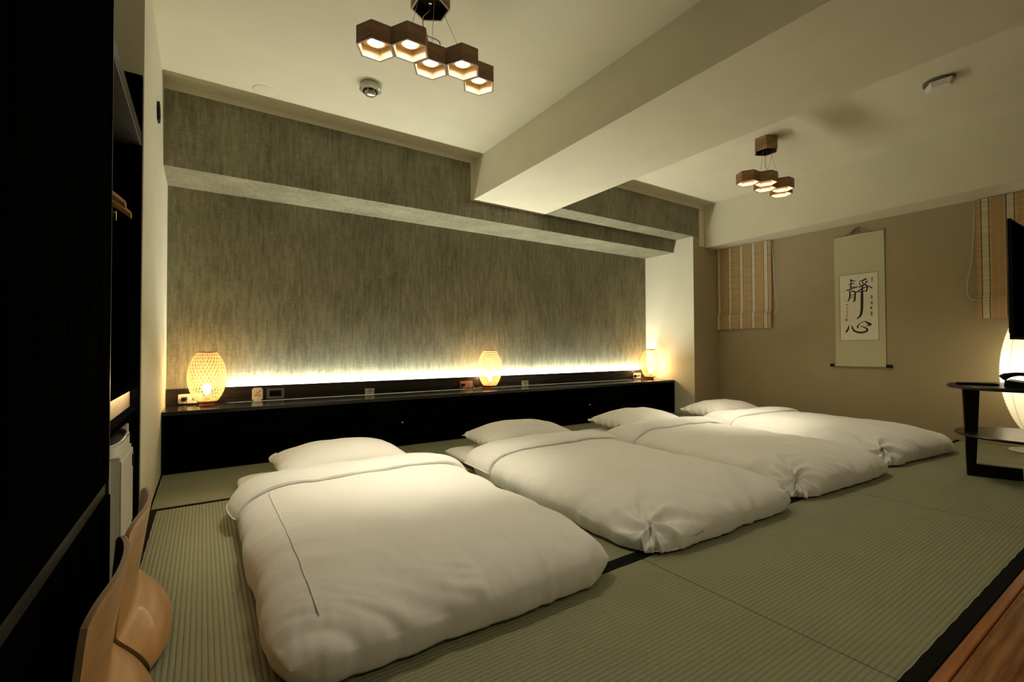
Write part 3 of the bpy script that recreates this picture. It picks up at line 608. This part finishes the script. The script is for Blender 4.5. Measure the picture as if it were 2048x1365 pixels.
# ---------------------------------------------------------------- wardrobe side (left)
wd = thing('wardrobe', 'tall black oak wardrobe filling the left foreground up to the ceiling', 'wardrobe', (-.5, .8, 0))
def wp(name, b, m, **k): return obj(name, b, m, wd, (.5, -.8, 0), **k)
wp('carcass', box(-.82, -1.2, .002, -.262, 1.885, ZC-.004), ward_m)
for a, b_ in ((-1.19, -.42), (-.416, .35), (.354, 1.118), (1.122, 1.884)): wp('door', box(-.2615, a, .456, -.240, b_, ZC-.006, .0015), ward_m)
wp('drawer_front', box(-.2615, -1.19, .012, -.236, .35, .410, .002), ward_m)
wp('drawer_front', box(-.2615, .354, .012, -.236, 1.884, .410, .002), ward_m)
wp('grip_rail', box(-.2615, -1.19, .4115, -.248, 1.884, .4545), grey_edge)
wp('edge_strip', box(-.262, 1.8852, .05, -.2405, 1.899, ZC-.008, .001), grey_edge)
oc = thing('open_closet', 'open black closet recess with shelf and hanging rail, beyond the black wardrobe', 'closet', (-.5, 2.3, 0))
def op(name, b, m, par=None, **k): return obj(name, b, m, par or oc, (.5, -2.3, 0), **k)
op('back_panel', box(-.845, 1.905, .002, -.80, 2.730, 2.12), ward_m)
op('side_panel', box(-.799, 2.706, .002, -.242, 2.730, 2.12), ward_m)
op('top_shelf', box(-.799, 1.905, 1.79, -.243, 2.7055, 1.85, .002), grey_edge)
op('bottom_shelf', box(-.799, 1.905, .690, -.243, 2.7055, .712), ward_m)
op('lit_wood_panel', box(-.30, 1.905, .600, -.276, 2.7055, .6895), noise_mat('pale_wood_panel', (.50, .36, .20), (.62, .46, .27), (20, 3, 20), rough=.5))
op('lower_shelf', box(-.799, 1.905, .575, -.243, 2.7055, .597), ward_m)
op('hanging_rail', tube([(-.46, 1.906, 1.62), (-.46, 2.705, 1.62)], .012, 12), chrome, smooth='auto')
def hanger(y, label, dz=0):
    t = thing('coat_hanger', label, 'hanger', (-.455, y, 1.62), 0, 'hangers on the closet rail')
    pts = smoothpath([(-.205, 0, -.215), (-.15, 0, -.172), (-.06, 0, -.122), (0, 0, -.108), (.06, 0, -.122), (.15, 0, -.172), (.205, 0, -.215)], 5)
    b = bmesh.new()
    n = len(pts); rings = []
    for i, p_ in enumerate(pts):
        hh = .014+.012*(1-abs(2*i/(n-1)-1)); wy = .010+.012*abs(2*i/(n-1)-1)
        rings.append([b.verts.new(p_+Vector((0, wy*math.cos(2*PI*k/10), hh*math.sin(2*PI*k/10)))) for k in range(10)])
    for i in range(n-1):
        for k in range(10): b.faces.new((rings[i][k], rings[i+1][k], rings[i+1][(k+1) % 10], rings[i][(k+1) % 10]))
    b.faces.new(rings[0]); b.faces.new(rings[-1][::-1])
    obj('wooden_bar', b, beech, t, smooth='auto')
    obj('hook', tube(smoothpath([(0, 0, -.10), (0, 0, -.04), (.016, 0, -.018), (.016, 0, .006), (0, 0, .0165), (-.014, 0, .008)], 5), .002, 6), chrome, t, smooth=True)
    for sx in (-1, 1): obj('clip', box(sx*.15-.010, -.006, -.245, sx*.15+.010, .006, -.205, .002), chrome, t)
hanger(2.28, 'wooden coat hanger whose tip shows beside the wardrobe edge')
hanger(2.44, 'wooden coat hanger behind the front one on the closet rail')
t = tag(obj('hexagon_wall_plate', prism([(0, -.062*math.cos(PI/3*k), .062*math.sin(PI/3*k)) for k in range(6)][::-1], [(.012, -.062*math.cos(PI/3*k), .062*math.sin(PI/3*k)) for k in range(6)][::-1]), black_pl, loc=(-.2375, 3.46, 2.275)), 'small black hexagonal plate high on the left wall', 'wall plate')

# air purifier
t = thing('air_purifier', 'tall silver-white air purifier tucked beside the black wardrobe', 'air purifier', (-.38, 2.40, 0))
def pf(name, b, m, **k): return obj(name, b, m, t, **k)
b = box(-.125, -.20, .004, .125, .20, .455); es = [e for e in b.edges if abs(e.verts[0].co.z-e.verts[1].co.z) > .3]
bmesh.ops.bevel(b, geom=es, offset=.035, segments=5, affect='EDGES'); pf('body', b, white_pl, smooth='auto')
pf('front_panel', box(.1255, -.160, .13, .131, .168, .440, .004), white_pl)
pf('lower_panel', box(.1255, -.160, .02, .129, .168, .122, .003), white_pl)
b = grid(28, 2, lambda i, j: ((.128*sgn(math.cos(2*PI*i/28), .5))*(1-.0*j), (.20*sgn(math.sin(2*PI*i/28), .5)), .456+.050*j+.012*math.sin(2*PI*i/28)*j), closed_u=True)
vs = [v for v in b.verts if v.co.z > .48]; pf('top_housing', b, white_pl, smooth='auto')
b = bmesh.new(); vv = [b.verts.new((.112*sgn(math.cos(2*PI*i/28), .5), .185*sgn(math.sin(2*PI*i/28), .5), .492+.012*math.sin(2*PI*i/28))) for i in range(28)]; b.faces.new(vv); pf('outlet_grille', b, grey_pl)
pf('rim', tube([(.121*sgn(math.cos(2*PI*i/28), .5), .193*sgn(math.sin(2*PI*i/28), .5), .507+.012*math.sin(2*PI*i/28)) for i in range(29)], .005, 8), white_pl, smooth=True)
for k in range(4): pf('louvre', box(-.10+k*.05, -.15, .495, -.088+k*.05, .15, .503, .001), white_pl)
pf('carry_handle', box(.1312, .13, .365, .136, .150, .415, .002), black_pl)
pf('rear_lid', box(-.12, .205, .42, .11, .225, .535, .004), white_pl)

# bent plywood floor chairs
def make_chair(y0, x0, label):
    t = thing('floor_chair', label, 'chair', (x0, y0, .002), 0, 'bent plywood floor chairs')
    # shell: s across the width (-1 near camera .. 1 far), h along the section (0 top of back .. 1 front lip of seat)
    Wd = .235; nS, nH = 34, 36
    def S(s): return .033*(1-abs(s)**2.2)-.004*s                       # bowed out in the middle of its width
    def P(i, j):
        s = -1+2*i/(nS-1); h = j/(nH-1)
        y = s*Wd
        zt = .400-.026*abs(s)**7                                       # rounded top corners
        if h < .58:
            q = h/.58; z = zt-(zt-.125)*q; x = S(s)*(1-.55*q)-.022*q
        else:
            q = (h-.58)/.42
            z = .125-.108*q**.9; x = S(s)*.45-.022+.092*math.sin(q*PI*.5)*(1-.25*abs(s)**3)
        y *= 1-.03*max(0, 1-h/.1)**2-.04*max(0, (h-.85)/.15)**2
        return Vector((x, y, z))
    th = .011
    b = bmesh.new(); F = [[P(i, j) for j in range(nH)] for i in range(nS)]
    def nrm(i, j):
        a = F[min(i+1, nS-1)][j]-F[max(i-1, 0)][j]; c = F[i][min(j+1, nH-1)]-F[i][max(j-1, 0)]
        n = a.cross(c).normalized(); return n if n.x > 0 or (abs(n.x) < .3 and n.z > 0) else -n
    A = [[b.verts.new(F[i][j]) for j in range(nH)] for i in range(nS)]
    B = [[b.verts.new(F[i][j]-nrm(i, j)*th) for j in range(nH)] for i in range(nS)]
    for i in range(nS-1):
        for j in range(nH-1):
            b.faces.new((A[i][j], A[i+1][j], A[i+1][j+1], A[i][j+1])); b.faces.new((B[i][j], B[i][j+1], B[i+1][j+1], B[i+1][j]))
    def strip(a, c):
        for k in range(len(a)-1):
            f = b.faces.new((a[k], a[k+1], c[k+1], c[k])); f.material_index = 1
    strip(A[0], B[0]); strip(A[-1], B[-1]); strip([A[i][0] for i in range(nS)], [B[i][0] for i in range(nS)]); strip([A[i][-1] for i in range(nS)], [B[i][-1] for i in range(nS)])
    bmesh.ops.recalc_face_normals(b, faces=b.faces)
    obj('plywood_shell', b, [beech, ply_m], t, smooth='auto')
    for k in (.35, .65):                                               # visible glue lines of the layered edge
        pts = [F[i][0]-nrm(i, 0)*th*k+Vector((0, 0, .0006)) for i in range(nS)]
        obj('veneer_line', tube(pts, .0007, 4), walnut, t)
    return t
make_chair(1.300, -.166, 'curved beech plywood floor chair nearest the camera, by the black wardrobe')
make_chair(1.775, -.160, 'curved beech plywood floor chair behind the nearest one, by the air purifier')

# ---------------------------------------------------------------- right wall: blinds, scroll
def blind(y0, y1, z0, z1, label, cord_side):
    t = thing('roman_blind', label, 'blind', (5.745, (y0+y1)/2, z0), 0, 'striped roman blinds')
    h = z1-z0; hw = (y1-y0)/2
    def P(i, j):
        y = -hw+2*hw*i/24; zz = j/40*h; x = 0
        f = clamp((zz)/.19, 0, 1)
        if zz < .19: x = -.014-.010*math.sin(f*PI*.5)*(1-f*.2)+.004*f
        x += -.002*math.sin(y*22+zz)
        return Vector((x, y, zz))
    b = bmesh.new(); V = [[b.verts.new(P(i, j)) for j in range(41)] for i in range(25)]
    W_ = [[b.verts.new(P(i, j)+Vector((.004, 0, 0))) for j in range(41)] for i in range(25)]
    for i in range(24):
        for j in range(40):
            b.faces.new((V[i][j], V[i][j+1], V[i+1][j+1], V[i+1][j])); b.faces.new((W_[i][j], W_[i+1][j], W_[i+1][j+1], W_[i][j+1]))
    for j in range(40): b.faces.new((V[0][j], W_[0][j], W_[0][j+1], V[0][j+1])); b.faces.new((V[-1][j], V[-1][j+1], W_[-1][j+1], W_[-1][j]))
    for i in range(24): b.faces.new((V[i][0], V[i+1][0], W_[i+1][0], W_[i][0]))
    obj('striped_fabric', b, blind_m, t, smooth='auto')
    obj('head_rail', box(.005, -hw, h-.03, .022, hw, h-.001), white_pl, t)
    obj('folded_hem', box(-.010, -hw+.002, -.004, .004, hw-.002, .008, .002), blind_m, t)
    s = cord_side; ye = s*(hw+.012)
    if s < 0: pts = [(0, ye, h-.02), (0, ye-.012, h*.75), (.004, ye-.030, h*.40), (.004, ye-.055, .30), (.004, ye-.045, .21), (.004, ye-.006, .155)]
    else: pts = [(0, ye, h-.02), (0, ye+.004, h*.75), (.004, ye+.02, h*.50), (.004, ye+.055, h*.28), (.004, ye+.04, .19), (.004, ye-.008, .165)]
    obj('pull_cord', tube(smoothpath(pts, 6), .0028, 6), white_pl, t, smooth=True)
blind(2.955, 3.668, 1.100, 2.166, 'striped tan and cream roman blind in the far corner, left of the scroll', -1)
blind(.38, 1.155, 1.105, 2.166, 'striped tan and cream roman blind behind the television, right of the scroll', 1)

t = thing('hanging_scroll', 'long cream hanging scroll with black brush calligraphy on the tan wall', 'scroll', (5.762, 2.06, 0))
def at_(a, z, d=0): return (-d, -a, z)                                  # a = metres to the right of the scroll's axis, seen from the room
def plate(a0, z0, a1, z1, d0, d1, bev=0): return box(-d1, -a1, z0, -d0, -a0, z1, bev)
obj('silk_mount', plate(-.222, .665, .228, 2.045, 0, .003), silk, t)
obj('writing_paper', plate(-.170, .930, .166, 1.625, .0032, .0042), rice, t)
b = bmesh.new()
for q in ((-.177, .923, .173, .9255), (-.177, 1.6295, .173, 1.632), (-.177, .9255, -.1745, 1.6295), (.1705, .9255, .173, 1.6295)): box(-.0042, -q[2], q[1], -.0032, -q[0], q[3], bm=b)
obj('border_line', b, ink_line, t)
obj('top_rod', tube([(-.003, .224, 2.045), (-.003, -.230, 2.045)], .007, 10), silk, t, smooth='auto')
obj('bottom_roller', tube([(-.008, .228, .660), (-.008, -.232, .660)], .014, 14), silk, t, smooth='auto')
for s in (1, -1): obj('roller_knob', tube([(-.008, s*.229-(.003), .660), (-.008, s*.275-.003, .660)], .015, 14), black_pl, t, smooth='auto')
obj('hanging_cord', tube(smoothpath([(-.004, .115, 2.050), (-.004, .05, 2.090), (-.004, .008, 2.118), (-.004, -.02, 2.118), (-.004, -.05, 2.095), (-.004, -.12, 2.052)], 5), .003, 6), base_m, t, smooth=True)
obj('ribbon', tube(smoothpath([(-.004, .02, 2.112), (-.008, .045, 2.085), (-.006, .05, 2.058), (-.007, .035, 2.075), (-.008, .0, 2.10), (-.008, -.012, 2.06)], 4), .005, 6), base_m, t, smooth=True)
def brush(strokes):
    b = bmesh.new(); d = .0045
    for S in strokes:
        pts = smoothpath([(a, z, w_) for a, z, w_ in S], 6); prev = None; n = len(pts)
        L_, R_ = [], []
        for i, p_ in enumerate(pts):
            q0, q1 = pts[max(i-1, 0)], pts[min(i+1, n-1)]; tx, tz = q1.x-q0.x, q1.y-q0.y; l = math.hypot(tx, tz) or 1
            nx, nz = -tz/l, tx/l; w_ = max(p_.z*1.22, .0004)
            L_.append((p_.x+nx*w_, p_.y+nz*w_)); R_.append((p_.x-nx*w_, p_.y-nz*w_))
        w0 = pts[0].z*1.22; cap = [(pts[0].x+w0*math.cos(a), pts[0].y+w0*math.sin(a)) for a in [2*PI*k/10 for k in range(10)]]
        b.faces.new([b.verts.new(at_(x, z, d)) for x, z in cap])
        w1 = max(pts[-1].z*1.22, .0004); cap = [(pts[-1].x+w1*math.cos(a), pts[-1].y+w1*math.sin(a)) for a in [2*PI*k/10 for k in range(10)]]
        b.faces.new([b.verts.new(at_(x, z, d)) for x, z in cap])
        LV = [b.verts.new(at_(x, z, d)) for x, z in L_]; RV = [b.verts.new(at_(x, z, d)) for x, z in R_]
        for i in range(n-1): b.faces.new((LV[i], LV[i+1], RV[i+1], RV[i]))
        d += .00002
    return b
for nm, keys in (('brushed_character', ['jing_left', 'jing_right']), ('brushed_character', ['xin']), ('small_inscription', ['small']), ('small_signature', ['sig'])):
    obj(nm, brush([s for k_ in keys for s in BRUSH[k_]]), ink, t)
for (a0, z0, a1, z1) in ((.112, 1.535, .130, 1.582), (-.130, 1.133, -.099, 1.165)):
    b = bmesh.new()
    for r_ in range(4):
        for c_ in range(2): box(-.0048, -(a0+(a1-a0)*(c_+.92)/2), z0+(z1-z0)*(r_+.06)/4, -.0043, -(a0+(a1-a0)*(c_+.06)/2), z0+(z1-z0)*(r_+.90)/4, bm=b)
    obj('red_seal', b, red_ink, t)

# ---------------------------------------------------------------- right side: table, television, telephone, lantern
TX, TY, TR = 4.33, .66, .365
t = thing('side_table', 'round black two-tier side table on splayed slab legs at the right edge', 'table', (TX, TY, 0))
def disc(r, z0, z1, n=56): return lathe([(0, z0), (r-.006, z0), (r, z0+.006), (r, z1-.005), (r-.005, z1), (0, z1)], n)
obj('tabletop', disc(TR, .580, .602), table_m, t, smooth='auto')
obj('lower_shelf', disc(TR-.03, .275, .291), table_m, t, smooth='auto')
for k in range(3):
    a = math.radians(108+120*k); ux, uy = math.cos(a), math.sin(a); px_, py_ = -uy, ux
    lg = obj('leg', prism([(ux*r+px_*s, uy*r+py_*s, .003) for r, s in ((.235, -.020), (.275, -.020), (.275, .020), (.235, .020))],
                     [(ux*r+px_*s, uy*r+py_*s, .5795) for r, s in ((.210, -.034), (.290, -.034), (.290, .034), (.210, .034))]), black_pl, t)
    obj('floor_bar', prism([(ux*r+px_*s, uy*r+py_*s, .003) for r, s in ((.0+.022, -.020), (.234, -.020), (.234, .020), (.0+.022, .020))],
                      [(ux*r+px_*s, uy*r+py_*s, .080) for r, s in ((.0+.022, -.020), (.234, -.020), (.234, .020), (.0+.022, .020))]), black_pl, t)
t = thing('television', 'large black flat television standing above the side table, cut by the frame', 'television', (4.20, .60, .6035))
obj('screen', box(-.665, -.022, .286, .60, -.008, .925, .002), black_pl, t)
obj('screen_glass', box(-.655, -.0235, .298, .590, -.0222, .915), screen_m, t)
obj('rear_housing', box(-.35, -.0075, .32, .35, .05, .70, .012), black_pl, t)
obj('stand_neck', box(.14, -.006, .012, .23, .012, .319, .004), black_pl, t)
obj('stand_foot', box(.075, -.09, 0, .29, .09, .0115, .004), black_pl, t)
t = thing('telephone', 'black desk telephone with handset lying on the round side table', 'telephone', (4.150, .622, .603), 0)
b = prism([(-.085, -.075, 0), (.085, -.075, 0), (.085, .09, 0), (-.085, .09, 0)], [(-.080, -.070, .020), (.080, -.070, .020), (.080, .085, .045), (-.080, .085, .045)]); bmesh.ops.bevel(b, geom=b.edges[:], offset=.004, segments=2, affect='EDGES')
obj('base', b, black_pl, t)
for r_ in range(4):
    for c_ in range(3): obj('key', box(.0+c_*.024, -.055+r_*.022, .024+r_*.0034, .015+c_*.024, -.043+r_*.022, .028+r_*.0034, .001), grey_pl, t)
obj('handset', tube(smoothpath([(-.055, -.085, .040), (-.055, -.070, .055), (-.055, -.03, .075), (-.055, .03, .082), (-.055, .08, .070), (-.055, .10, .055)], 5), [.02, .02, .02, .019, .018, .016, .015, .013, .012, .011, .011, .011, .011, .011, .011, .011, .012, .013, .014, .015, .018, .019, .02, .02, .02, .02], 12), black_pl, t, smooth='auto')
tag(obj('black_folder', box(-.10, -.035, 0, .10, .035, .012, .003), black_pl, loc=(4.235, .861, .603)), 'flat black folder lying on the left side of the round table', 'folder')
bpy.data.objects['black_folder'].rotation_euler = (0, 0, -1.50)
t = thing('paper_lantern', 'glowing white paper floor lantern behind the side table', 'lantern', (5.57, .80, 0))
obj('base_plate', lathe([(0, .003), (.150, .003), (.155, .009), (.150, .016), (0, .020)], 40), white_pl, t, smooth='auto')
obj('stem', tube([(0, 0, .020), (0, 0, .20)], .012, 12), white_pl, t, smooth='auto')
prof = []
for j in range(121):
    h = j/120; r = .055+.140*math.sin(PI*min(1, h*1.0)**.92)**.72 if 0 < h < 1 else .055
    prof.append((r-.0022*abs(math.sin(h*PI*40)), .16+1.02*h))
obj('paper_shade', lathe(prof, 48), lantern_m, t, smooth=True)
for k in range(8):
    a = 2*PI*k/8+.2; obj('shade_rib', tube([((r+.0015)*math.cos(a), (r+.0015)*math.sin(a), z) for r, z in prof[::6]], .0015, 4), silk, t)
obj('bulb', lathe([(0, .50), (.03, .51), (.04, .55), (.03, .59), (0, .60)], 16), lantern_bulb_m, t, smooth=True)
light('POINT', 'lantern_light', (5.57, .80, .66), 4.2, (1, .92, .76), shadow_soft_size=.05)
